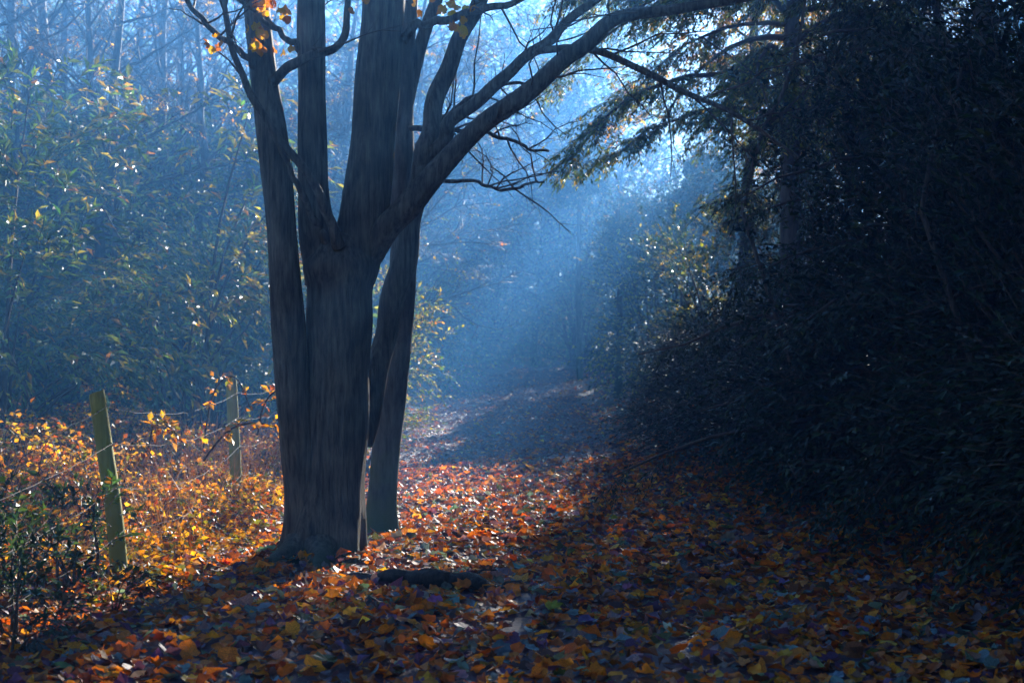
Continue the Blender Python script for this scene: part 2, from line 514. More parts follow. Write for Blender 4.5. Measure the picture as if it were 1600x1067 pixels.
def place_tree(mesh3, name, label, cat, X, Y, rz=0, s=1.0, group=None, names=('trunk', 'boughs', 'foliage'), dz=0):
    t = thing(name, label, cat, (X, Y, float(gz(X, Y)) + dz), rz, s, group)
    for nm, me in zip(names, mesh3):
        if me is not None:
            o = obj(nm, me, t)
            if nm != 'trunk':
                o['kind'] = 'stuff'
    return t

def bare_mesh(seed, H, r0, n1=16, n2=6, n3=5, lean=(0, 0), first=.3, leafp=None, leafc=0, up=.5, llen=.08, lmat=None, wander=.05, gap=None):
    g = rs(seed)
    k = 14
    tz = np.linspace(-.15, H, k); wv = np.cumsum(g.normal(0, wander, (k, 2)), 0) * H / 10
    P0 = np.stack([lean[0] * tz + wv[:, 0], lean[1] * tz + wv[:, 1], tz], 1)
    R0 = np.linspace(1, .12, k) ** .8 * r0
    trunk = build('trunk', tubes_parts(tube(P0, R0, 12, .03, seed)), M_BARK_FAR)
    br, O, D, Ls = [], [], [], []
    for a in range(n1):
        t = first + (1 - first) * (a + g.uniform()) / n1
        i = min(int(t * (k - 1)), k - 2); p = P0[i] + (P0[i + 1] - P0[i]) * (t * (k - 1) - i)
        az = a * 2.4 + g.uniform(-.5, .5)
        d = nrm(np.array([math.cos(az), math.sin(az), up + g.uniform(-.2, .4)]))
        L1 = H * .34 * (1.1 - .6 * t) * g.uniform(.6, 1.2)
        m = 7
        P1 = p + np.cumsum(np.vstack([[0, 0, 0], d * L1 / m + g.normal(0, L1 * .02, (m, 3)) + np.array([0, 0, .02 * L1 / m])]), 0)
        r1 = R0[i] * .42
        br += tube(P1, np.linspace(r1, r1 * .25, m + 1), 5)
        for b in range(n2):
            j = g.integers(1, m + 1); d2 = nrm(d + g.normal(0, .6, 3)); L2 = L1 * g.uniform(.3, .6)
            P2 = P1[j] + np.cumsum(np.vstack([[0, 0, 0], d2 * L2 / 4 + g.normal(0, L2 * .04, (4, 3))]), 0)
            br += tube(P2, np.linspace(r1 * .32, .006, 5), 4, cap=False)
            for c in range(n3):
                j3 = g.integers(1, 5); O.append(P2[j3]); D.append(nrm(d2 + g.normal(0, .6, 3))); Ls.append(g.uniform(.35, 1.0) * L2 * .6)
    O, D, Ls = np.array(O), np.array(D), np.array(Ls)
    O2 = np.repeat(O + D * (Ls * .5)[:, None], 3, 0); D2 = nrm(np.repeat(D, 3, 0) + g.normal(0, .55, (len(O) * 3, 3))); L2 = np.repeat(Ls, 3) * .55
    branches = build('branches', tubes_parts(br) + [spikes(O, D, Ls, .008), spikes(O2, D2, L2, .005)], M_TWIG)
    crown = None
    if leafc:
        s = g.uniform(0, 1, len(O2)) < leafc
        if gap:
            s &= gap_mask(O2 + D2 * .2, *gap)
        crown = build('foliage', [twig_leaves(g, O2[s], D2[s], L2[s], 7, llen, llen * .55, leafp, droop=.35, tilt=.6)], lmat or M_GOLD, False)
    return trunk, branches, crown

# palettes (weight, r, g, b)
P_LAUREL = [(5, .060, .12, .050), (4, .085, .16, .045), (3, .16, .19, .025), (1.6, .32, .26, .02), (.5, .40, .18, .02)]
P_YELLOWISH = [(4, .07, .13, .03), (4, .13, .16, .02), (4, .36, .28, .02), (1, .42, .20, .02)]
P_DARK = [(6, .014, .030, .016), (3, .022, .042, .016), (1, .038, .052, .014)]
P_HOLLY = [(6, .022, .050, .022), (3, .035, .066, .020), (1.4, .16, .13, .02), (.5, .30, .15, .02)]
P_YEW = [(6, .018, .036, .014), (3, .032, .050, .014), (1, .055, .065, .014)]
P_YEWLIT = [(5, .05, .09, .02), (4, .11, .14, .018), (1.3, .32, .25, .02)]  # yew greens made lighter and yellower, backlight put into the colour
P_GOLD = [(5, .50, .34, .02), (4, .58, .42, .03), (2, .36, .18, .02), (3, .20, .22, .03)]
P_BRAMBLE = [(5, .54, .27, .02), (6, .62, .40, .03), (4, .36, .11, .015), (3, .18, .20, .025), (3, .10, .12, .03), (2.5, .34, .24, .14), (2, .16, .07, .03)]

# ------------------------------------------------------------------ ground and path
def axis_pts(lo, hi, fine_lo, fine_hi, df, dc):
    return np.unique(np.concatenate([np.arange(lo, fine_lo, dc), np.arange(fine_lo, fine_hi, df), np.arange(fine_hi, hi + dc, dc)]))

gx = axis_pts(-80, 80, -9, 9, .18, 2.5); gy = axis_pts(-30, 88, 3, 40, .18, 2.0)
GX, GY = np.meshgrid(gx, gy)
GZ = gz(GX, GY)
nx_, ny_ = len(gx), len(gy)
idx = (np.arange(ny_ - 1)[:, None] * nx_ + np.arange(nx_ - 1)[None]).ravel()
gF = np.stack([idx, idx + 1, idx + nx_ + 1, idx + nx_], 1)
ground = obj('ground', build('ground', [(np.stack([GX, GY, GZ], -1).reshape(-1, 3), gF, None, 0)], M_SOIL), kind='structure')
pv = np.linspace(-1, 1, 23); pyy = np.concatenate([np.arange(-12, 3, .8), np.arange(3, 54, .2)])
PVm, PYm = np.meshgrid(pv, pyy)
wob = 1 + .10 * np.sin(PYm * 1.1) + .06 * np.sin(PYm * 2.7 + 1)
PXm = path_centre(PYm) + PVm * path_half(PYm) * np.where(np.abs(PVm) > .9, wob, 1)
PZm = gz(PXm, PYm) + .012
i2 = (np.arange(len(pyy) - 1)[:, None] * 23 + np.arange(22)[None]).ravel()
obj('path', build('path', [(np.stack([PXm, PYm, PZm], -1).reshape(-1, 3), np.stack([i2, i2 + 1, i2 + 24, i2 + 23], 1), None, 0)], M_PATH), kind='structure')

# ------------------------------------------------------------------ fallen leaves
g = rs(11)
def litter_points(n, x0, x1, y0, y1, g):
    return np.stack([g.uniform(x0, x1, n), g.uniform(y0, y1, n)], 1)
pts = np.vstack([litter_points(33000, -4.2, 4.2, 4.6, 12.5, g), litter_points(19000, -4.2, 4.2, 12.5, 19, g),
                 litter_points(6500, -4, 4, 19, 30, g), litter_points(2500, -4, 4, 30, 46, g), litter_points(5000, -9, -2.2, 8, 22, g)])
off = np.abs(pts[:, 0] - path_centre(pts[:, 1])) / path_half(pts[:, 1])
cl = np.sin(pts[:, 0] * 2.1 + 1.7 * np.sin(pts[:, 1] * .9)) * np.sin(pts[:, 1] * 1.4 + pts[:, 0])
keep = g.uniform(0, 1, len(pts)) < np.clip(.72 + .28 * cl - .50 * sstep(17, 26, pts[:, 1]) * (off < .95), .10, 1)
pts = pts[keep]
n = len(pts)
lz = gz(pts[:, 0], pts[:, 1]) + .014 + g.uniform(0, .035, n)
yaw = g.uniform(0, 2 * np.pi, n)
tiltv = g.normal(0, .30, (n, 2)) * np.where(g.uniform(0, 1, (n, 1)) < .15, 2.2, 1)
size = np.clip(g.normal(.086, .028, n), .035, .16)
rb = np.hypot(pts[:, 0] + 1.42, (pts[:, 1] - 10.35) * .9)
lz += .06 * np.exp(-((rb - .30) / .18) ** 2) * g.uniform(0, 1, n)          # drifted against the trunk
pxs = 800 + pts[:, 0] * FPX / pts[:, 1]
pys = HOR + (CAMH - lz) * FPX / pts[:, 1]
vis = (pxs > 20) & (pxs < 1580) & (pys < 1060)
order = np.argsort(np.where(vis, -size / pts[:, 1], 9))
single = np.zeros(n, bool); single[order[:300]] = True
Pl = np.stack([pts[:, 0], pts[:, 1], lz], 1)
axv = np.stack([np.cos(yaw), np.sin(yaw), tiltv[:, 0]], 1)
nov = np.stack([tiltv[:, 0], tiltv[:, 1], np.ones(n)], 1)
colr = pick(g, LITTER, n, .3)
templates = [T_maple(s) if s % 4 else (lambda v, f: (v * np.array([.62, 1, 2.2]) - np.array([0, .5, 0]), f))(*T_oval()) for s in range(12)]
which = g.integers(0, 12, n)
which[(pts[:, 1] > 15) & (g.uniform(0, 1, n) < .6)] = 0
parts = []
for k in range(12):
    s = (which == k) & ~single
    parts.append(leaves(templates[k], Pl[s], axv[s], nov[s], size[s], size[s], colr[s]))
obj('leaf_litter', build('leaf_litter', parts, M_LITTER, False), ground, kind='stuff', label='carpet of smaller orange and brown fallen leaves')
nb_ = 30000
yb_ = 14 + 33 * g.uniform(0, 1, nb_) ** 1.2
xb_ = path_centre(yb_) + g.uniform(-1.05, 1.05, nb_) * path_half(yb_)
Pb_ = np.stack([xb_, yb_, gz(xb_, yb_) + .016 + g.uniform(0, .012, nb_)], 1)
ya_ = g.uniform(0, 6.283, nb_)
sb_ = g.uniform(.04, .10, nb_)
BITS = [(5, .13, .075, .07), (5, .10, .055, .12), (3, .22, .10, .05), (2, .17, .14, .18), (2.0, .45, .17, .03)]
obj('leaf_fragments', build('leaf_fragments', [leaves(T_oval(), Pb_, np.stack([np.cos(ya_), np.sin(ya_), g.normal(0, .2, nb_)], 1), np.stack([g.normal(0, .3, nb_), g.normal(0, .3, nb_), np.ones(nb_)], 1), sb_, sb_ * .6, pick(g, BITS, nb_, .3))], M_LITTER, False), ground, kind='stuff', label='small brown leaf fragments trodden into the path')
leaf_me = [build('fallen_leaf', [(V, F, None, 0)], M_FALLEN, False) for V, F in templates]
for i in np.where(single)[0]:
    o = obj('fallen_leaf', leaf_me[which[i]], ground)
    o.location = Pl[i]; o.scale = (size[i],) * 3
    o.rotation_euler = (tiltv[i, 0], tiltv[i, 1], yaw[i])

# ------------------------------------------------------------------ main tree by the path
def pix_path(rows, n):
    """rows (x, y, width, distance) in photo pixels -> smooth polyline and radii"""
    r = smooth_path(rows, n)
    P = np.stack([W(a[0], a[1], a[3]) for a in r])
    return P, np.maximum(r[:, 2] * r[:, 3] / FPX / 2, .004) * np.where(r[:, 2] > 30, .955, 1)

main = thing('multi_stem_tree', 'large dark multi-stemmed tree standing left of the path', 'tree', W(505, 880, 10.4))
BASE = np.array(main.location)
def main_part(name, rows, n, sides, rough, parent=None, seed=0, lobes=None, mat=M_BARK, root=None, root_loc=None):
    P, R = pix_path(rows, n)
    if sides <= 32:                                   # limbs are never quite straight
        gg = rs(900 + seed); u = np.linspace(0, 1, n)
        for _ in range(4):
            f = gg.uniform(4, 16)
            P = P + gg.normal(0, 1, 3) * np.sin(f * 3 * u + gg.uniform(0, 6))[:, None] * np.minimum(R * .16, .009)[:, None]
    R = R * (1 + .03 * np.sin(np.linspace(0, 31, n) + seed))
    me = build(name, tubes_parts(tube(P - (BASE if root_loc is None else root_loc), R, sides, rough, seed, lobes)), mat)
    return obj(name, me, parent or main), P, R

def flare(zb, amt, k, ph):
    def f(a, p):
        h = np.clip(p[:, 2:3] - zb, 0, None)
        return 1 + amt * np.exp(-h / .19) * (.55 + .45 * np.sin(k * a + ph)) + .05 * np.exp(-h / .7) * np.sin(k * a + ph)
    return f

tw_src = []          # places where fine twigs start
main_part('trunk', [(505, 900, 132, 10.4), (507, 850, 122, 10.4), (515, 770, 112, 10.4), (524, 650, 106, 10.4), (529, 540, 104, 10.4), (530, 460, 108, 10.4), (531, 410, 116, 10.4), (532, 372, 84, 10.4)],
          130, 80, .020, seed=1, lobes=flare(-.02, .55, 5, .6))
main_part('stem', [(466, 905, 84, 10.3), (470, 850, 60, 10.3), (473, 780, 54, 10.3), (466, 690, 58, 10.28), (457, 600, 58, 10.26), (450, 500, 55, 10.22), (444, 420, 52, 10.2), (436, 320, 50, 10.2), (424, 210, 50, 10.2), (412, 120, 46, 10.2), (400, 0, 42, 10.2), (385, -180, 36, 10.3), (360, -420, 26, 10.5), (350, -700, 14, 10.6)],
          130, 56, .020, seed=2, lobes=flare(-.02, .45, 3, 2.4))
main_part('stem', [(508, 440, 66, 10.4), (497, 375, 60, 10.35), (490, 300, 52, 10.3), (488, 200, 47, 10.3), (487, 100, 46, 10.3), (486, 0, 45, 10.3), (490, -200, 38, 10.3), (480, -480, 24, 10.2), (470, -760, 10, 10.1)],
          90, 48, .020, seed=3)
main_part('stem', [(535, 500, 50, 10.42), (546, 445, 72, 10.42), (556, 395, 84, 10.42), (570, 320, 76, 10.42), (580, 240, 73, 10.42), (588, 150, 72, 10.42), (595, 60, 70, 10.42), (600, 0, 68, 10.42), (612, -200, 58, 10.45), (640, -480, 38, 10.6), (650, -800, 14, 10.8)],
          100, 64, .020, seed=4)
# long bough to the right, over the path
bC = [(545, 480, 30, 10.4), (566, 425, 44, 10.4), (590, 378, 46, 10.35), (618, 336, 43, 10.3), (657, 300, 41, 10.28), (732, 217, 33, 10.25), (800, 165, 30, 10.2), (860, 109, 28, 10.2), (910, 70, 26, 10.15), (966, 31, 22, 10.1), (1060, 14, 17, 10), (1190, -8, 12, 9.9), (1330, -50, 6, 9.8)]
_, PC, RC = main_part('bough', bC, 70, 24, .02, seed=5); tw_src.append((PC, 12))
bD = [(568, 690, 34, 10.75), (584, 605, 38, 10.85), (601, 530, 38, 10.9), (615, 470, 39, 10.9), (631, 400, 42, 10.9), (644, 337, 38, 10.9), (660, 265, 37, 10.9), (668, 225, 36, 10.9), (677, 180, 30, 10.95), (690, 130, 28, 11), (715, 70, 26, 11), (748, 0, 24, 11), (790, -120, 20, 11.1), (830, -300, 10, 11.2)]
oD, PD, RD = main_part('stem', bD, 100, 32, .018, seed=6)
bD2 = [(662, 262, 30, 10.9), (680, 228, 25, 10.85), (712, 185, 22, 10.8), (770, 138, 20, 10.7), (820, 93, 18, 10.6), (862, 55, 16, 10.5), (935, -3, 12, 10.4), (1010, -60, 6, 10.3)]
_, PD2, _ = main_part('branch', bD2, 50, 16, .02, oD, seed=7); tw_src.append((PD2, 8))
bM = [(822, 92, 9, 10.55), (850, 78, 11, 10.5), (890, 76, 11, 10.45), (932, 80, 11, 10.4), (985, 101, 11, 10.3), (1050, 135, 10, 10.2), (1130, 170, 8, 10.1), (1190, 205, 6, 10), (1248, 248, 4, 9.9)]
_, PM, _ = main_part('branch', bM, 50, 12, .02, oD, seed=8); tw_src.append((PM, 9))
bF = [(530, 384, 22, 10.2), (516, 345, 16, 10.12), (500, 310, 15, 10.05), (480, 268, 14, 10), (448, 234, 13, 9.98), (412, 180, 12, 9.95), (388, 140, 11, 9.95), (368, 90, 10, 9.95), (355, 40, 9, 9.95), (346, -40, 8, 9.95), (330, -160, 5, 9.9)]
_, PF, _ = main_part('branch', bF, 50, 12, .02, seed=9); tw_src.append((PF, 9))
bG = [(512, 380, 18, 10.25), (490, 340, 12, 10.2), (468, 296, 10, 10.05), (452, 262, 9, 10), (425, 205, 8, 9.97), (400, 160, 6, 9.97)]
main_part('branch', bG, 40, 10, .02, seed=10)
bH = [(416, 142, 24, 10.2), (432, 120, 17, 10.12), (455, 103, 16, 10.08), (490, 86, 15, 10.05), (522, 76, 13, 10.05), (538, 58, 12, 10.05), (542, 10, 10, 10.05), (550, -60, 7, 10)]
_, PH, _ = main_part('branch', bH, 40, 12, .02, seed=11); tw_src.append((PH, 5))
bI = [(406, 118, 14, 10.15), (386, 90, 11, 10.1), (358, 68, 10, 10.05), (330, 46, 9, 10), (292, 2, 8, 9.95), (250, -50, 5, 9.9)]
_, PI_, _ = main_part('branch', bI, 40, 10, .02, seed=12); tw_src.append((PI_, 6))
bJ = [(472, 80, 12, 10.28), (455, 65, 10, 10.2), (430, 46, 9, 10.1), (398, 20, 8, 10.0), (360, -14, 6, 9.9)]
_, PJ, _ = main_part('branch', bJ, 40, 10, .02, seed=13); tw_src.append((PJ, 5))
bK = [(628, 62, 18, 10.42), (650, 42, 14, 10.38), (690, 31, 13, 10.35), (750, 17, 12, 10.3), (820, -4, 10, 10.2), (900, -40, 6, 10.1)]
_, PK, _ = main_part('branch', bK, 40, 10, .02, seed=14); tw_src.append((PK, 7))

g = rs(21)
def fine_twigs(src, g, base, sub=5):
    O, D, L = [], [], []
    tubes = []
    for P, k in src:
        ii = g.integers(int(len(P) * .35), len(P) - 1, k)
        for i in ii:
            t = nrm(P[i + 1] - P[i]); d = nrm(t * .6 + g.normal(0, .55, 3) + np.array([0, 0, .15]))
            l = g.uniform(.35, .95)
            q = P[i] + np.cumsum(np.vstack([[0, 0, 0]] + [d * l / 5 + g.normal(0, .02, 3) + np.array([0, 0, -.008 * s]) for s in range(5)]), axis=0)
            tubes += tube(q - base, np.linspace(.009, .003, 6), 5)
            for j in range(sub):
                s = g.integers(1, 5); O.append(q[s] - base); D.append(nrm(d + g.normal(0, .55, 3))); L.append(g.uniform(.12, .4))
    return tubes, np.array(O), np.array(D), np.array(L)
tb, O_, D_, L_ = fine_twigs(tw_src, g, BASE)
obj('twigs', build('twigs', tubes_parts(tb) + [spikes(O_, D_, L_, .0035)], M_TWIG), main, kind='stuff')

# yellow leaves still hanging on the twigs
leaf_y = []
Mhang = leaf_mat('hanging_leaf', .4, .6, .4, (1.4, 1.05, .25), obj_palette=[(4, .62, .36, .02), (3, .60, .25, .02), (2, .52, .40, .04), (1, .42, .14, .02)])
for s in range(4):
    V, F = T_maple(30 + s); leaf_y.append(build('leaf', [(V, F, None, 0)], Mhang, False))
for (cx, cy_, n_, sp, Y) in ((702, 16, 13, 24, 10.3), (718, 42, 6, 14, 10.35), (404, 58, 9, 16, 10.0), (424, 10, 8, 14, 9.95), (446, 22, 5, 12, 10.0), (335, 72, 5, 11, 9.95), (448, 80, 4, 10, 10.1), (396, 72, 3, 12, 9.95), (560, 8, 3, 14, 10)):
    for _ in range(n_):
        o = obj('leaf', leaf_y[g.integers(0, 4)], main)
        o.location = W(cx + g.normal(0, sp * .7), cy_ + g.normal(0, sp * .6), Y + g.normal(0, .12)) - BASE
        o.rotation_euler = (g.normal(1.5, .5), g.normal(0, .6), g.uniform(-1.2, 1.2)); s = g.uniform(.07, .105); o.scale = (s, s, s)

# the crown above
for i, (x, y, rz) in enumerate(((-1.95, 10.3, 0), (-1.4, 10.3, 2.0), (-.9, 10.6, 4.0), (-.35, 11.2, 1.0))):
    _, brm, crm = bare_mesh(24 + i, 6.0, .10, 14, 6, 5, first=.12, leafp=P_GOLD, leafc=.35, up=.5)
    for nm, me in (('crown_branches', brm), ('crown_leaves', crm)):
        o = obj(nm, me, main, kind='stuff'); o.location = np.array([x, y, 4.6]) - BASE; o.rotation_euler = (0, 0, rz)

# slender tree behind it
slim = thing('slender_tree', 'slender mossy tree close behind the large multi-stemmed one', 'tree', W(595, 838, 12))
SB = np.array(slim.location)
bE = [(593, 860, 62, 12), (595, 815, 50, 12), (598, 760, 46, 12), (604, 690, 47, 12), (611, 620, 50, 12), (619, 540, 49, 12), (627, 460, 46, 12), (631, 380, 44, 12), (629, 300, 42, 12), (627, 200, 40, 12), (628, 100, 38, 12), (636, 0, 35, 12), (650, -200, 28, 12.1), (660, -500, 14, 12.2)]
P, R = pix_path(bE, 110)
obj('trunk', build('trunk', tubes_parts(tube(P - SB, R, 40, .018, 16, flare(SB[2], .35, 3, 1.0))), M_BARK_MOSS), slim)
bL = [(632, 170, 26, 12), (648, 105, 22, 12.1), (664, 50, 20, 12.1), (690, -20, 18, 12.2), (730, -120, 10, 12.3)]
P, R = pix_path(bL, 40)
obj('branch', build('branch', tubes_parts(tube(P - SB, R, 14, .02, 17)), M_BARK), slim)
for i, rows in enumerate(([(640, 205, 10, 11.9), (700, 200, 8, 12), (800, 205, 6, 12.1), (880, 215, 4, 12.2)], [(648, 230, 12, 11.9), (690, 190, 9, 11.8), (780, 150, 7, 11.7), (850, 130, 4, 11.6)],
                          [(648, 285, 8, 12), (720, 283, 6, 12.1), (790, 300, 5, 12.2), (850, 292, 3, 12.3)])):
    P, R = pix_path(rows, 26); P = P + np.cumsum(g.normal(0, .012, P.shape), 0)
    obj('branch', build('branch', tubes_parts(tube(P - SB, R, 8, .02, 18 + i)), M_BARK), slim)
    if i < 3:
        tb, O_, D_, L_ = fine_twigs([(P, 8)], g, SB, 8)
        obj('twigs', build('twigs', tubes_parts(tb) + [spikes(O_, D_, L_, .003)], M_TWIG), slim, kind='stuff')

# ------------------------------------------------------------------ fence
def fence_post(px, ptop, pbot, Y, wpx, lean_px, label, seed):
    b = W(px, pbot, Y); b[2] = gz(b[0], b[1]); t = W(px - lean_px, ptop, Y)
    root = thing('fence_post', label, 'fence post', b, group='wooden fence posts')
    r = wpx * Y / FPX / 2
    P = smooth_path(np.vstack([np.array([0, 0, -.25]), (t - b) * .3, (t - b) * .7, t - b]), 26)
    rad = r * np.concatenate([np.linspace(1.08, .98, 25), [.93]])
    prt = tube(P, rad, 22, .02, seed, cap=False)
    # sawn top, slightly slanted
    V = prt[0][0]; top = V[-22:].copy(); top[:, 2] += (top[:, 0] - top[:, 0].mean()) * .18
    V[-22:] = top
    capv = np.vstack([top, top.mean(0) + [0, 0, .004]])
    capf = np.stack([np.arange(22), (np.arange(22) + 1) % 22, np.full(22, 22)], 1)
    obj('shaft', build('shaft', tubes_parts(prt), M_POST), root)
    obj('sawn_top', build('sawn_top', [(capv, capf, None, 0)], M_POST, False), root)
    for h in (.30, .58, .86, 1.1):
        q = P[np.argmin(np.abs(P[:, 2] - h))]
        st = smooth_path([q + [r * .95, -r * .2, .015], q + [r * 1.12, -r * .25, 0], q + [r * .95, -r * .2, -.015]], 7)
        obj('staple', build('staple', tubes_parts(tube(st, np.full(7, .003), 5)), M_WIRE), root)
    return b, t, r
fp1 = fence_post(192, 613, 924, 9.26, 25, 41, 'leaning olive-brown fence post nearer the camera, at far left', 41)
fp2 = fence_post(371, 588, 806, 13.9, 17, 10, 'upright orange-rimmed fence post just left of the big trunk', 42)
p3 = np.array([-2.85, 18.5, gz(-2.85, 18.5)])
fp3 = fence_post(800 - 2.85 * FPX / 18.5, HOR + (CAMH - p3[2] - 1.25) * FPX / 18.5, HOR + (CAMH - p3[2]) * FPX / 18.5, 18.5, 13, 2, 'farthest fence post, behind the big trunk', 43)
g = rs(44)
hname = ('lowest', 'second lowest', 'second highest', 'highest')
for i, h in enumerate((.30, .58, .86, 1.1)):
    pp = []
    start = np.array([-2.62, 4.6, gz(-2.62, 4.6) + h * .95])
    nodes = [start] + [b + (t - b) * (h / (t - b)[2]) + np.array([r * 1.08, -r * .2, 0]) for b, t, r in (fp1, fp2, fp3)]
    for a, b in zip(nodes[:-1], nodes[1:]):
        tt = np.linspace(0, 1, 26)[:-1, None]
        seg = a + (b - a) * tt; seg[:, 2] -= .10 * (1 + .5 * g.uniform()) * (4 * tt[:, 0] * (1 - tt[:, 0]))
        seg[1:] += g.normal(0, .004, (25 - 1, 3))
        pp.append(seg)
    pp.append(nodes[-1][None]); pp = np.vstack(pp)
    root = thing('barbed_wire', f'{hname[i]} strand of barbed wire running between the fence posts', 'wire', pp[0], group='strands of fence wire')
    obj('strand', build('strand', tubes_parts(tube(pp - pp[0], np.full(len(pp), .0017), 5)), M_WIRE), root)
    O = np.repeat(pp[2::2], 4, 0) - pp[0]
    D = nrm(g.normal(0, 1, (len(O), 3)))
    obj('barbs', build('barbs', [spikes(O, D, .022, .003)], M_WIRE), root, kind='stuff')

# ------------------------------------------------------------------ fallen branch and roots
g = rs(50)
rows = [(540, 900, 12, 9.35), (585, 905, 22, 9.2), (625, 918, 30, 9.05), (670, 928, 34, 8.95), (715, 934, 34, 8.85), (755, 938, 26, 8.8), (785, 950, 12, 8.7)]
P, R = pix_path(rows, 50); P[:, 2] = gz(P[:, 0], P[:, 1]) + R * .7 + .015 + .012 * np.sin(np.arange(50) * .55)
P[:, 1] += .03 * np.sin(np.arange(50) * .42) + .015 * np.sin(np.arange(50) * 1.1)
fb = thing('fallen_branch', 'dark crooked fallen branch lying on the leaves before the tree', 'branch', P[0])
obj('limb', build('limb', tubes_parts(tube(P - P[0], R, 22, .08, 51)), M_LOG), fb)
for i, k in enumerate((14, 30, 40)):
    q = P[k] + np.cumsum(np.vstack([[0, 0, 0], g.normal(0, .02, (6, 3)) + np.array([.05, -.03 * (-1) ** i, .012])]), 0)
    obj('side_twig', build('side_twig', tubes_parts(tube(q - P[0], np.linspace(.014, .005, 7), 7)), M_LOG), fb)
for i, rows in enumerate(([(468, 866, 52, 10.2), (440, 880, 40, 10.0), (415, 892, 26, 9.85), (385, 905, 12, 9.7)], [(500, 872, 56, 10.15), (500, 892, 40, 9.9), (490, 912, 22, 9.65), (470, 930, 10, 9.45)]  )):
    P, R = pix_path(rows, 24); P[:, 2] = gz(P[:, 0], P[:, 1]) + R * .15 + .10 * np.exp(-np.arange(24) / 4.)
    obj('root', build('root', tubes_parts(tube(P - BASE, R, 14, .04, 60 + i)), M_BARK), main)

# ------------------------------------------------------------------ bramble thicket beyond the fence
g = rs(70)
def thicket(n, xf, yr, hf):
    Y = g.uniform(*yr, n); X = xf(Y, n)
    return X, Y
NB = 3100
Yb = 9.0 + 9.3 * g.uniform(0, 1, NB) ** 1.15
Xb = -2.45 - g.uniform(0, 1, NB) ** 1.2 * (5.2 + (Yb - 9) * .25) + g.normal(0, .08, NB)
Hb = (.65 + .5 * np.sin(Xb * 1.9 + 1.2 * np.sin(Yb * 1.3)) * np.sin(Yb * 1.7 + Xb * .8)) * (.10 + .66 * sstep(9.3, 12.5, Yb)) * g.uniform(.5, 1.25, NB) * (.42 + .58 * sstep(2.7, 3.7, -Xb))
canes, O, D, Ls = [], [], [], []
for i in range(NB):
    b = np.array([Xb[i], Yb[i], gz(Xb[i], Yb[i])]); az = g.uniform(0, 6.28); l = g.uniform(.3, .9)
    e = b + np.array([math.cos(az) * l, math.sin(az) * l, Hb[i] * g.uniform(.2, .8)])
    mid = (b + e) / 2 + np.array([0, 0, Hb[i] * .75])
    q = smooth_path([b, mid, e], 6)
    if i % 2 == 0:
        canes += tube(q, np.linspace(.006, .003, 6), 3, cap=False)
    for j in range(2, 6):
        for _ in range(2):
            O.append(q[j]); D.append(nrm(np.array([g.normal(), g.normal(), g.normal(.2, .4)]))); Ls.append(g.uniform(.06, .18))
O, D, Ls = np.array(O), np.array(D), np.array(Ls)
nd = 2600
yd = 9.4 + 8 * g.uniform(0, 1, nd); xd = -2.5 - 4.5 * g.uniform(0, 1, nd)
Od = np.stack([xd, yd, gz(xd, yd)], 1); Dd = nrm(np.stack([g.normal(0, .45, nd), g.normal(0, .35, nd), np.ones(nd)], 1))
dry = spikes(Od, Dd, g.uniform(.3, .95, nd) * (.35 + .65 * sstep(9.4, 12, yd)), .005, 1, (.46, .36, .22))
fol = twig_leaves(g, O, D, Ls, 3, .064, .045, P_BRAMBLE, droop=.25, tilt=.5, ang=65)
o = obj('bramble_thicket', build('bramble_thicket', tubes_parts(canes) + [(fol[0], fol[1], fol[2], 1), dry], [M_TWIG, M_GOLD], False), kind='stuff')
o['label'] = 'sunlit orange and yellow bramble thicket along the fence'; o['category'] = 'brambles'

# arching bramble canes that rise out of it
for i, (rows, lab) in enumerate((
        ([(318, 700, 3.4, 12.5), (325, 650, 3.2, 12.5), (335, 612, 3, 12.5), (352, 590, 2.8, 12.5), (372, 594, 2.6, 12.4), (392, 640, 2.2, 12.3)], 'thin bare bramble cane arching over the far post top'),
        ([(318, 720, 3.6, 11.4), (340, 690, 3.4, 11.3), (365, 668, 3.2, 11.2), (400, 661, 3, 11.1), (440, 668, 2.6, 11.0)], 'pale bramble cane arching low toward the big trunk'),
        ([(402, 680, 3.2, 12), (410, 640, 3, 12), (422, 618, 2.8, 11.9), (440, 605, 2.4, 11.8)], 'short pale cane rising steeply beside the big trunk'),
        ([(232, 700, 3, 11), (240, 668, 2.8, 11), (262, 665, 2.6, 11), (285, 690, 2.2, 11)], 'leafy bramble spray right of the leaning post'))):
    P, R = pix_path(rows, 26)
    t = thing('bramble_cane', lab, 'bramble', P[0], group='arching bramble canes')
    obj('cane', build('cane', tubes_parts(tube(P - P[0], R, 6)), M_TWIG), t)
    k = g.integers(4, 25, 12 if i != 3 else 26)
    d = nrm(g.normal(0, 1, (len(k), 3)) + [0, 0, .2])
    obj('leaves', build('leaves', [twig_leaves(g, P[k] - P[0], d, g.uniform(.05, .12, len(k)), 3, .075, .05, P_BRAMBLE, ang=60)], M_GOLD, False), t)

# dark weeds at the lower left corner
weed = [shrub_mesh(80 + i, .34, .34, .62, 10, 7, 6, .075, .035, [(4, .022, .05, .04), (3, .03, .06, .035), (1, .16, .07, .03)], M_LEAF, sigma=.08, twig=.16, upd=.5) for i in range(3)]
for i, (x, Y, s, lab) in enumerate(((-2.95, 8.1, 1.0, 'dark leafy weed at the left edge of the litter'), (-2.62, 7.5, .9, 'dark teal weed in the lower left corner'), (-2.42, 7.0, .7, 'low dark weed nearest the camera at left'),
                                    (-2.72, 8.75, .9, 'dark weed at the foot of the leaning post'), (-2.25, 8.1, .45, 'small dark weed on the leaf carpet right of the others'))):
    place_shrub(weed[i % 3], 'weed', lab, 'weed', x, Y, i * 1.3, s, 'dark weeds at the lower left')
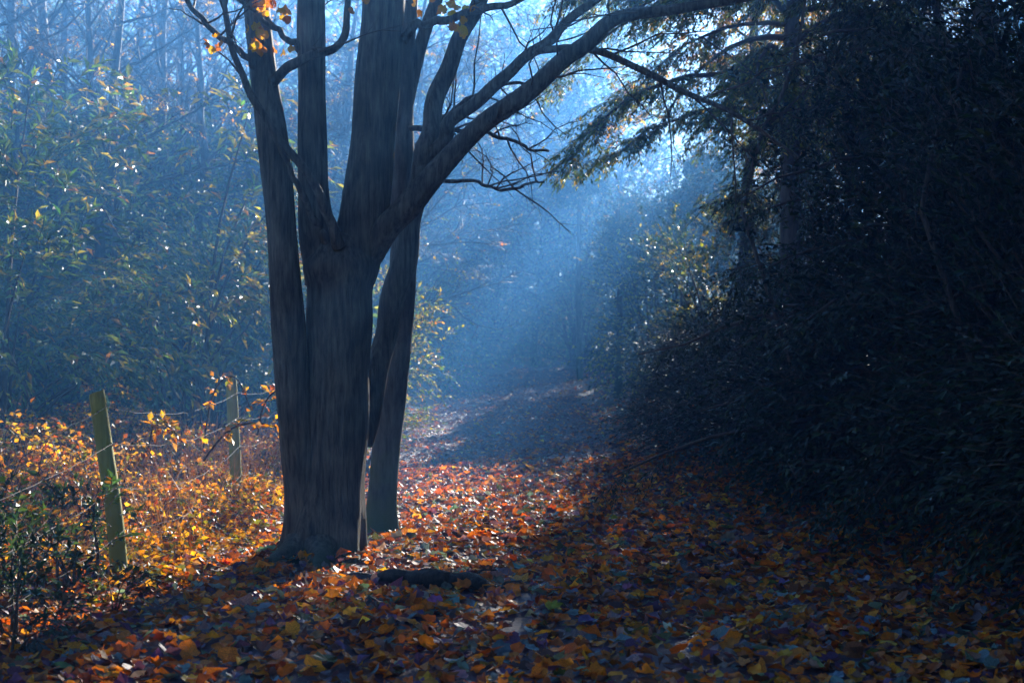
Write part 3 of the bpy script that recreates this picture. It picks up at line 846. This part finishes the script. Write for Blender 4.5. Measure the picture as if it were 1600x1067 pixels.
# dead upright seed head beside the leaning post
t = thing('dead_stalk', 'dark dead upright stalk left of the leaning post', 'stalk', W(148, 918, 8.9) * np.array([1, 1, 0]) + np.array([0, 0, gz(-2.6, 8.9)]))
q = np.array([[0, 0, 0], [.02, 0, .2], [-.01, .01, .38], [.0, 0, .52]])
obj('stem', build('stem', tubes_parts(tube(smooth_path(q, 14), np.linspace(.012, .006, 14), 7)), M_TWIG), t)
d = nrm(g.normal(0, 1, (30, 3)) + [0, 0, .8]); o3 = smooth_path(q, 30)
obj('leaves', build('leaves', [twig_leaves(g, o3, d, .05, 3, .06, .035, P_DARK)], M_LEAF, False), t)

# ------------------------------------------------------------------ left shrubs
TO_LIGHT = (.45, -.15, .88)          # leaves turn towards the open path
laurelA = shrub_mesh(90, 1.6, 1.5, 4.5, 32, 20, 9, .175, .058, P_LAUREL, M_GLOSS, sigma=.24, twig=.42, droop=.35, upd=.0, full=True, low=.30, up=TO_LIGHT, tilt=.28)
laurelB = shrub_mesh(91, 1.9, 1.5, 4.9, 26, 14, 9, .21, .076, P_YELLOWISH, M_LEAF, sigma=.20, twig=.5, droop=.35, upd=.0, full=True, low=.42, up=TO_LIGHT, tilt=.28)
laurelC = shrub_mesh(92, 2.4, 2.0, 4.0, 44, 22, 8, .19, .066, P_LAUREL, M_GLOSS, sigma=.30, twig=.5, droop=.3, upd=.1, full=True, low=.05, up=TO_LIGHT, tilt=.28)
lb1 = place_shrub(laurelA, 'laurel_bush', 'dense glinting laurel at the left edge of the picture', 'bush', -5.8, 16.2, 0, 1.0)
lb2 = place_shrub(laurelB, 'laurel_bush', 'airy laurel with yellowing leaves between far post and left edge', 'bush', -4.3, 19.0, 0, 1.0)
def single_leaves(root, n, rx, ry, h, llen, pal, seed, wr=.36):
    g = rs(seed)
    V, F = T_oval(); V = V * np.array([wr, 1, 1])
    mt = leaf_mat('laurel_leaf', .42, .3, 1.0, (1.5, 1.3, .4), obj_palette=pal)
    me = build('leaf', [(V, F, None, 0)], mt, False)
    k = 0
    while k < n:
        a = g.uniform(np.pi, 2 * np.pi); z = h * g.uniform(.25, .98); rr = g.uniform(.8, 1.1) * math.sqrt(max(.05, 1 - max(0, (z / h - .45) / .6) ** 2))
        p = np.array([math.cos(a) * rx * rr, math.sin(a) * ry * rr, z]); az = a + g.normal(0, .6)
        d = np.array([math.cos(az), math.sin(az), -.25])
        for j in range(8):
            o = obj('leaf', me, root)
            o.location = p + d * (.055 * j) + np.array([0, 0, -.004 * j * j])
            s_ = llen * g.uniform(.7, 1.15); o.scale = (s_, s_, s_)
            o.rotation_euler = (-.35 + g.normal(0, .25), g.normal(0, .3), az - np.pi / 2 + (.8 if j % 2 else -.8) * (1 - j / 12) + g.normal(0, .2))
            k += 1
# these two stand nearest: their outer leaves can be told apart
single_leaves(lb1, 240, 1.8, 1.7, 4.5, .19, P_LAUREL, 301)
single_leaves(lb2, 296, 1.9, 1.8, 4.9, .22, P_YELLOWISH, 302)
place_shrub(laurelC, 'laurel_bush', 'low glinting laurel behind the far post', 'bush', -4.4, 21.6, .3, (.85, .85, .80))
gl = 'hazy shrubs deep in the left wood'
for i, (x, y, s, r) in enumerate(((-8.5, 24, 1.25, .3), (-6.2, 28, 1.15, 1.7), (-9.6, 31, 1.5, 3.0), (-4.6, 31, 1.0, 4.2), (-12, 28, 1.4, 5.0), (-7.6, 36, 1.5, .9), (-11.5, 38, 1.6, 2.0), (-4.6, 40, 1.3, 2.9), (-3.6, 26, .72, 3.7))):
    place_shrub((laurelC, laurelA)[i % 2], 'woodland_shrub', 'blue hazy evergreen shrub deep in the wood left of the path', 'bush', x, y, (r - 2.5) * .35, s, gl)
# bush right of the slender trunk, at the path's left edge
bushP = shrub_mesh(93, .8, .9, 2.4, 26, 14, 7, .085, .040, P_YELLOWISH, M_LEAF, sigma=.2, twig=.3, droop=.3)
place_shrub(bushP, 'path_edge_bush', 'yellow-green bush just right of the slender trunk', 'bush', -1.95, 21.0, .2, (.85, .9, 1.15))
place_shrub(bushP, 'path_edge_bush', 'low bush at the left path edge behind the slender trunk', 'bush', -1.75, 17.2, 1.9, (.55, .6, .52))

# ------------------------------------------------------------------ bare woodland behind
bare = [bare_mesh(100 + i, 11.5 + i % 2 * 1.5, .17 + .03 * (i % 3), lean=((.05, 0), (-.06, .02), (.02, -.03), (-.02, 0), (.14, 0))[i], leafp=P_GOLD, leafc=(.10, 0, .16, .05, 0)[i], up=(.5, .7, .4, .9, .6)[i]) for i in range(5)]
lt = 'tall hazy trunk rising among the others at upper left'
for i, (px, Y, k, rz, s) in enumerate(((60, 26, 4, 2.9, 1.0), (112, 30, 1, .4, .9), (150, 27, 3, 1.0, .75), (203, 24, 0, 2.0, .8), (228, 29, 3, 3.0, .85), (290, 33, 2, 4.0, .9), (15, 33, 2, 5.1, 1.0), (335, 28, 1, 1.5, .7), (530, 30, 0, .7, .8), (-60, 24, 3, .2, .9), (35, 38, 0, 1.1, 1.1), (85, 41, 3, 2.1, 1.1), (180, 40, 1, 3.4, 1.05), (260, 38, 0, 4.4, 1.0), (315, 44, 3, 5.5, 1.1), (385, 36, 2, .5, 1.0), (455, 42, 1, 1.3, 1.1))):
    place_tree(bare[k], 'bare_tree', lt if px < 500 else 'thin hazy tree seen between the big tree\'s stems', 'tree', (px - 800) * Y / FPX, Y, rz, s, 'bare trees in the left wood' if px < 500 else None, ('trunk', 'branches', 'foliage'))
horn = bare_mesh(118, 12.5, .17, 22, 8, 6, leafp=P_YELLOWISH, leafc=.55, up=.45, llen=.13, first=.25, lmat=M_LEAF)
for i, (x, y, rz, lab) in enumerate(((.2, 53.5, .3, 'hazy yellow-green tree straight above the path end'), (2.9, 56, 1.9, 'hazy yellow-green tree right of the path end'), (-2.7, 52.5, 3.1, 'hazy yellow-green tree left of the path end'), (-5.6, 55, 4.4, 'hazy yellow-green tree behind the big tree'))):
    place_tree(horn, 'hornbeam_tree', lab, 'tree', x, y, rz, 1.0, 'yellow-green trees beyond the path end', ('trunk', 'branches', 'foliage'))
fb_lab = 'bare hazy tree in the distant wood beyond the path'
g = rs(110)
far = [(-17, 44), (-13, 48), (-9.5, 43), (-6.5, 50), (-3.2, 46), (-1.2, 54), (1.2, 51), (-20, 54), (-15, 58), (-10, 57), (-4, 60), (2, 62), (5, 54), (8, 60), (11, 50), (14, 58), (18, 52), (-24, 48), (22, 60)]
for i, (x, y) in enumerate(far):
    place_tree(bare[(i * 2) % 5], 'bare_tree', fb_lab, 'tree', x, y, g.uniform(0, 6.28), g.uniform(.8, 1.1), 'bare trees of the distant wood', ('trunk', 'branches', 'foliage'))
# bare trees leaning over the path
arch = [bare_mesh(115 + i, 8.5, .12, 24, 8, 7, lean=(.20, 0), first=.22, up=.35, leafp=P_YELLOWISH, leafc=(.08, .04)[i], wander=.09) for i in range(2)]
for i, (x, y, rz, s, lab) in enumerate(((-2.9, 26.5, .1, .95, 'twiggy bare tree leaning over the path from the left'), (-3.5, 32, -.3, 1.0, 'second twiggy tree leaning over the path from the left'),
                                      (-2.9, 39, .3, 1.05, 'hazy twiggy tree leaning over the far end of the path'), (-4.6, 29, .9, .9, 'twiggy bare tree behind the big tree'), (.6, 47.5, 1.4, 1.1, 'twiggy tree standing at the end of the path'))):
    place_tree(arch[i % 2], 'leaning_tree', lab, 'tree', x, y, rz, s, 'twiggy trees over the path', ('trunk', 'branches', 'foliage'))
# arching thicket at the end of the path
fs = shrub_mesh(94, 2.6, 2.0, 5.2, 90, 20, 7, .12, .055, P_LAUREL, M_LEAF, sigma=.42, twig=.55, droop=.2, upd=.2, full=True, low=.02)
for i, (x, y, s, r) in enumerate(((-3.2, 34.5, .75, .3), (-3.6, 46, 1.15, 1.3), (-.6, 49, 1.1, 2.4), (2.4, 52, 1.2, 3.3), (-6.5, 52, 1.3, 4.0), (6.0, 45, .9, 5.0), (-11, 55, 1.4, .8), (-16, 50, 1.4, 1.8), (-2.5, 57, 1.5, 2.1), (9, 55, 1.4, 3.9), (-5.2, 44, 1.5, .2), (-1.6, 50.5, 1.3, 5.2), (2.2, 48, .95, 1.1), (-8.8, 47, 1.6, 2.9), (4.4, 51, 1.25, .4))):
    place_shrub(fs, 'woodland_shrub', 'hazy shrub closing the far end of the path', 'bush', x, y, r, s, 'hazy shrubs at the end of the path')

wall = shrub_mesh(95, 3.6, 3.0, 10.0, 130, 16, 6, .24, .12, P_LAUREL, M_LEAF, sigma=.55, twig=.8, droop=.2, upd=.2, full=True, shell=.3)
for i, x in enumerate(np.arange(-33, 34, 5.2)):
    place_shrub(wall, 'evergreen_tree', 'hazy ivy-green tree in the far backdrop of the wood', 'tree', x + (i % 3 - 1) * .8, 60 + (i * 7 % 5), i * 1.1, (1.0 if x > 3.5 else 1.5) * (.92 + .12 * (i % 3) / 2), 'far backdrop trees', part='crown')

# ------------------------------------------------------------------ right side: holly hedge, yews, golden beech
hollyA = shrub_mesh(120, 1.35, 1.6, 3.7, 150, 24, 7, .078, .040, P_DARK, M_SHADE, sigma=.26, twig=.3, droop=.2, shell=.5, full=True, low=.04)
hollyB = shrub_mesh(121, 1.5, 1.5, 4.4, 90, 24, 7, .075, .038, P_HOLLY, M_GLOSS, sigma=.28, twig=.32, droop=.2, shell=.4, full=True, low=.04)
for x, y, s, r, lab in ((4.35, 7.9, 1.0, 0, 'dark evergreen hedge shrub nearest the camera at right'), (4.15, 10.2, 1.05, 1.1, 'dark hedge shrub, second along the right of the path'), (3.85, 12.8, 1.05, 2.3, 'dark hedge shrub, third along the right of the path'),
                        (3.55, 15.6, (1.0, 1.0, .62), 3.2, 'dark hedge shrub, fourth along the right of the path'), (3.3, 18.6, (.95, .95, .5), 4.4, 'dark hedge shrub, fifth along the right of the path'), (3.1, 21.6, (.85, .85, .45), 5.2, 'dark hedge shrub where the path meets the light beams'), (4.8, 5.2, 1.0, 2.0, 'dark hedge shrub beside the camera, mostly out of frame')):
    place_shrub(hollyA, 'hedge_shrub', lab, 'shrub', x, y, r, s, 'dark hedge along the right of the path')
place_shrub(hollyB, 'holly_bush', 'glittering holly lit from behind, right of the light beams', 'bush', 4.1, 35.0, .3, (1.35, 1.3, 1.12))
place_shrub(hollyB, 'holly_bush', 'tall holly behind the dark hedge', 'bush', 5.6, 21, 4.1, (1.15, 1.15, 1.25))

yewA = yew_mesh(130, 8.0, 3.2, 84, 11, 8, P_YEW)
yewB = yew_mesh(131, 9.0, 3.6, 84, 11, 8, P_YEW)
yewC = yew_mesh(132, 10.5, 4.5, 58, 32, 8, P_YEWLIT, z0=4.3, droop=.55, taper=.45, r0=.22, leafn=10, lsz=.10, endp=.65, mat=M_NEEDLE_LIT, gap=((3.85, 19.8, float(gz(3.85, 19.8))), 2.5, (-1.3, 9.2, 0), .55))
for m, x, y, s, r, lab in ((yewA, 5.3, 9.4, 1.0, .3, 'dark yew filling the right edge'), (yewB, 4.5, 13.4, 1.0, 1.9, 'dark yew behind the hedge at right'), (yewA, 5.6, 18.6, .95, 3.0, 'dark yew with sky showing through its boughs'),
                           (yewB, 9.2, 20.8, 1.0, 4.4, 'tall dark yew at the back right'), (yewA, 8.6, 13.8, 1.05, 5.2, 'yew deep in the right-hand shade'), (yewB, 6.9, 25.5, .95, .9, 'dark yew beyond the glittering holly'), (yewB, 12.5, 34, 1.3, 2.2, 'tall yew far back on the right of the path'), (yewA, 5.6, 23.5, .8, 1.3, 'smaller dark yew behind the hedge where it bends'), (yewA, 11.5, 29, 1.2, 3.3, 'yew far back behind the others at right'), (yewA, 10.5, 22, 1.2, .3, 'yew deep in the wood at far right'), (yewA, 10.0, 9, 1.1, 2.5, 'yew deep in the shade at the right edge')):
    place_tree(m, 'yew_tree', lab, 'tree', x, y, r, s, 'yews on the right')
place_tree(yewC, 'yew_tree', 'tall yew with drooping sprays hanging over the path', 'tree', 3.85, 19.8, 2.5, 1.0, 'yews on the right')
beech = bare_mesh(140, 9.5, .17, 20, 8, 6, leafp=P_GOLD, leafc=.8, up=.3, llen=.09, first=.5, gap=((4.7, 27.2, float(gz(4.7, 27.2))), .5, (-1.3, 9.2, 0), .6))
place_tree(beech, 'beech_tree', 'golden-leaved beech glowing through the boughs at upper right', 'tree', 4.7, 27.2, .5, 1.0, None, ('trunk', 'branches', 'foliage'))
std = shrub_mesh(122, 1.0, 1.0, 2.2, 30, 60, 7, .12, .07, P_HOLLY, M_GLOSS, sigma=.20, twig=.3, droop=.2, shell=.2, full=True, low=.05)
for i, (x, y, h, sc_, lab) in enumerate(((3.2, 37.5, 3.0, .74, 'added ball-headed holly shading the haze nearest the path end'), (5.1, 38.2, 4.2, .78, 'added taller ball-headed holly shading the haze'), (1.9, 39.6, 4.9, .72, 'added slim ball-headed holly shading the haze above the path end'), (6.6, 39.0, 2.6, 1.0, 'added low ball-headed holly shading the haze at far right'), (2.3, 31.0, 2.9, .42, 'added small ball-headed holly splitting the beams beside the golden-green bush'))):  # made-up hollies, placed so their crowns cut the haze into beams
    zg = float(gz(x, y))
    t = thing('added_holly_tree', lab, 'tree', (x, y, zg), i * 1.3, 1.0, 'ball-headed hollies added to split the light beams')
    obj('trunk', build('trunk', tubes_parts(tube(smooth_path([[0, 0, -.2], [.05, .03, h * .5], [0, 0, h + 1.2]], 12), np.linspace(.10, .05, 12), 10, .03, 160 + i)), M_BARK_FAR), t)
    for nm, me in (('stems', std[0]), ('foliage', std[1])):
        o = obj(nm, me, t, kind='stuff'); o.location = (0, 0, h); o.scale = (sc_,) * 3
hollyC = shrub_mesh(123, 1.4, 1.3, 3.8, 44, 22, 8, .11, .058, P_HOLLY[:2] + P_YELLOWISH[1:3], M_LEAF, sigma=.2, twig=.3, droop=.2, shell=.4, full=True, low=.04, up=TO_LIGHT, tilt=.3)
place_shrub(hollyC, 'holly_bush', 'golden-green glittering bush beside the light beams', 'bush', 3.7, 25.8, 0, 1.0)
place_shrub(hollyC, 'holly_bush', 'golden-green bush farther along the right of the path', 'bush', 3.0, 30.6, .8, .95)
place_tree(beech, 'beech_tree', 'second golden beech farther back at right', 'tree', 9.5, 41, 2.6, 1.0, None, ('trunk', 'branches', 'foliage'))

place_tree(yewC, 'yew_tree', 'unseen yew added to block sky light, spreading high beside the camera', 'tree', 5.4, 3.6, .7, 1.0, 'yews around the camera')  # crown out of view, added to keep sky light off the near air
place_shrub(hollyB, 'holly_bush', 'slim holly at the foot of the golden beech', 'bush', 5.0, 26.2, 1.0, (.75, .75, .95))


# unseen trees behind and beside the camera, added to close the wood and block sky light
for m, x, y, s, r, lab in ((yewB, 6.6, 1.5, 1.1, .2, 'yew beside the camera at right, out of frame'), (yewA, 7.0, -4.5, 1.2, 1.1, 'yew behind the camera at right'), (yewB, -7.0, -3.0, 1.2, 2.2, 'yew behind the camera at left'),
                           (yewA, -.5, -9.5, 1.3, 3.1, 'yew closing the path behind the camera'), (yewA, -6.8, 3.2, 1.0, 4.0, 'yew beside the camera at left, out of frame'), (yewB, -9.2, 8.0, 1.0, 5.0, 'yew beyond the left edge of the picture'), (yewB, 3.2, -6.5, 1.2, .6, 'yew behind the camera, right of the path')):
    place_tree(m, 'yew_tree', lab, 'tree', x, y, r, s, 'yews around the camera')

# thin bare saplings in front of the right-hand shade
for i, (rows, lab) in enumerate((([(1160, 330, 7, 13.2), (1190, 210, 6, 13.2), (1225, 140, 6, 13.2), (1250, 50, 5, 13.2), (1262, -30, 4, 13.2)], 'thin pale sapling stem at upper right, left of the pair'),
                                 ([(1440, 330, 9, 10.6), (1462, 218, 8, 10.6), (1490, 150, 7, 10.6), (1512, 80, 6, 10.6), (1528, -20, 5, 10.6)], 'thin pale forked sapling stem at upper right'))):
    P, R = pix_path(rows, 34)
    P = np.vstack([[P[0][0] + .7, P[0][1] + .3, float(gz(P[0][0] + .7, P[0][1] + .3))], [P[0][0] + .5, P[0][1] + .2, P[0][2] * .5], P]); R = np.concatenate([[R[0] * 1.6, R[0] * 1.3], R])
    t = thing('sapling', lab, 'sapling', P[0], group='bare saplings at right')
    obj('stem', build('stem', tubes_parts(tube(P - P[0], R, 9, .02, 150 + i)), M_BARK), t)
    for rows2 in (([(1196, 200, 4, 13.2), (1230, 170, 4, 13.2), (1290, 110, 3, 13.2), (1345, 60, 2, 13.2)], [(1205, 185, 3, 13.2), (1180, 120, 3, 13.2), (1100, 60, 2, 13.2)]) if i == 0 else ([(1462, 218, 5, 10.6), (1500, 190, 5, 10.6), (1516, 150, 4, 10.6), (1519, 138, 3, 10.6)], [(1470, 200, 4, 10.6), (1530, 180, 3, 10.6), (1590, 150, 2, 10.6)])):
        q, r2 = pix_path(rows2, 16)
        obj('branch', build('branch', tubes_parts(tube(q - P[0], r2, 6)), M_BARK), t)

# ------------------------------------------------------------------ haze
m, nt, out = new_mat('haze')
pv_ = N(nt, 'ShaderNodeVolumePrincipled')
pv_.inputs['Color'].default_value = (*HAZE_COLOR, 1)
pv_.inputs['Density'].default_value = HAZE_DENSITY
pv_.inputs['Anisotropy'].default_value = HAZE_ANISO
nt.links.new(pv_.outputs[0], out.inputs['Volume'])
x0, x1, y0, y1, z0, z1 = -84, 84, -34, 94, -1.5, 20.5
hv = np.array([[x, y, z] for z in (z0, z1) for y in (y0, y1) for x in (x0, x1)], float)
hf = np.array([[0, 2, 3, 1], [4, 5, 7, 6], [0, 1, 5, 4], [2, 6, 7, 3], [0, 4, 6, 2], [1, 3, 7, 5]])
obj('haze', build('haze', [(hv, hf, None, 0)], m, False), kind='stuff')
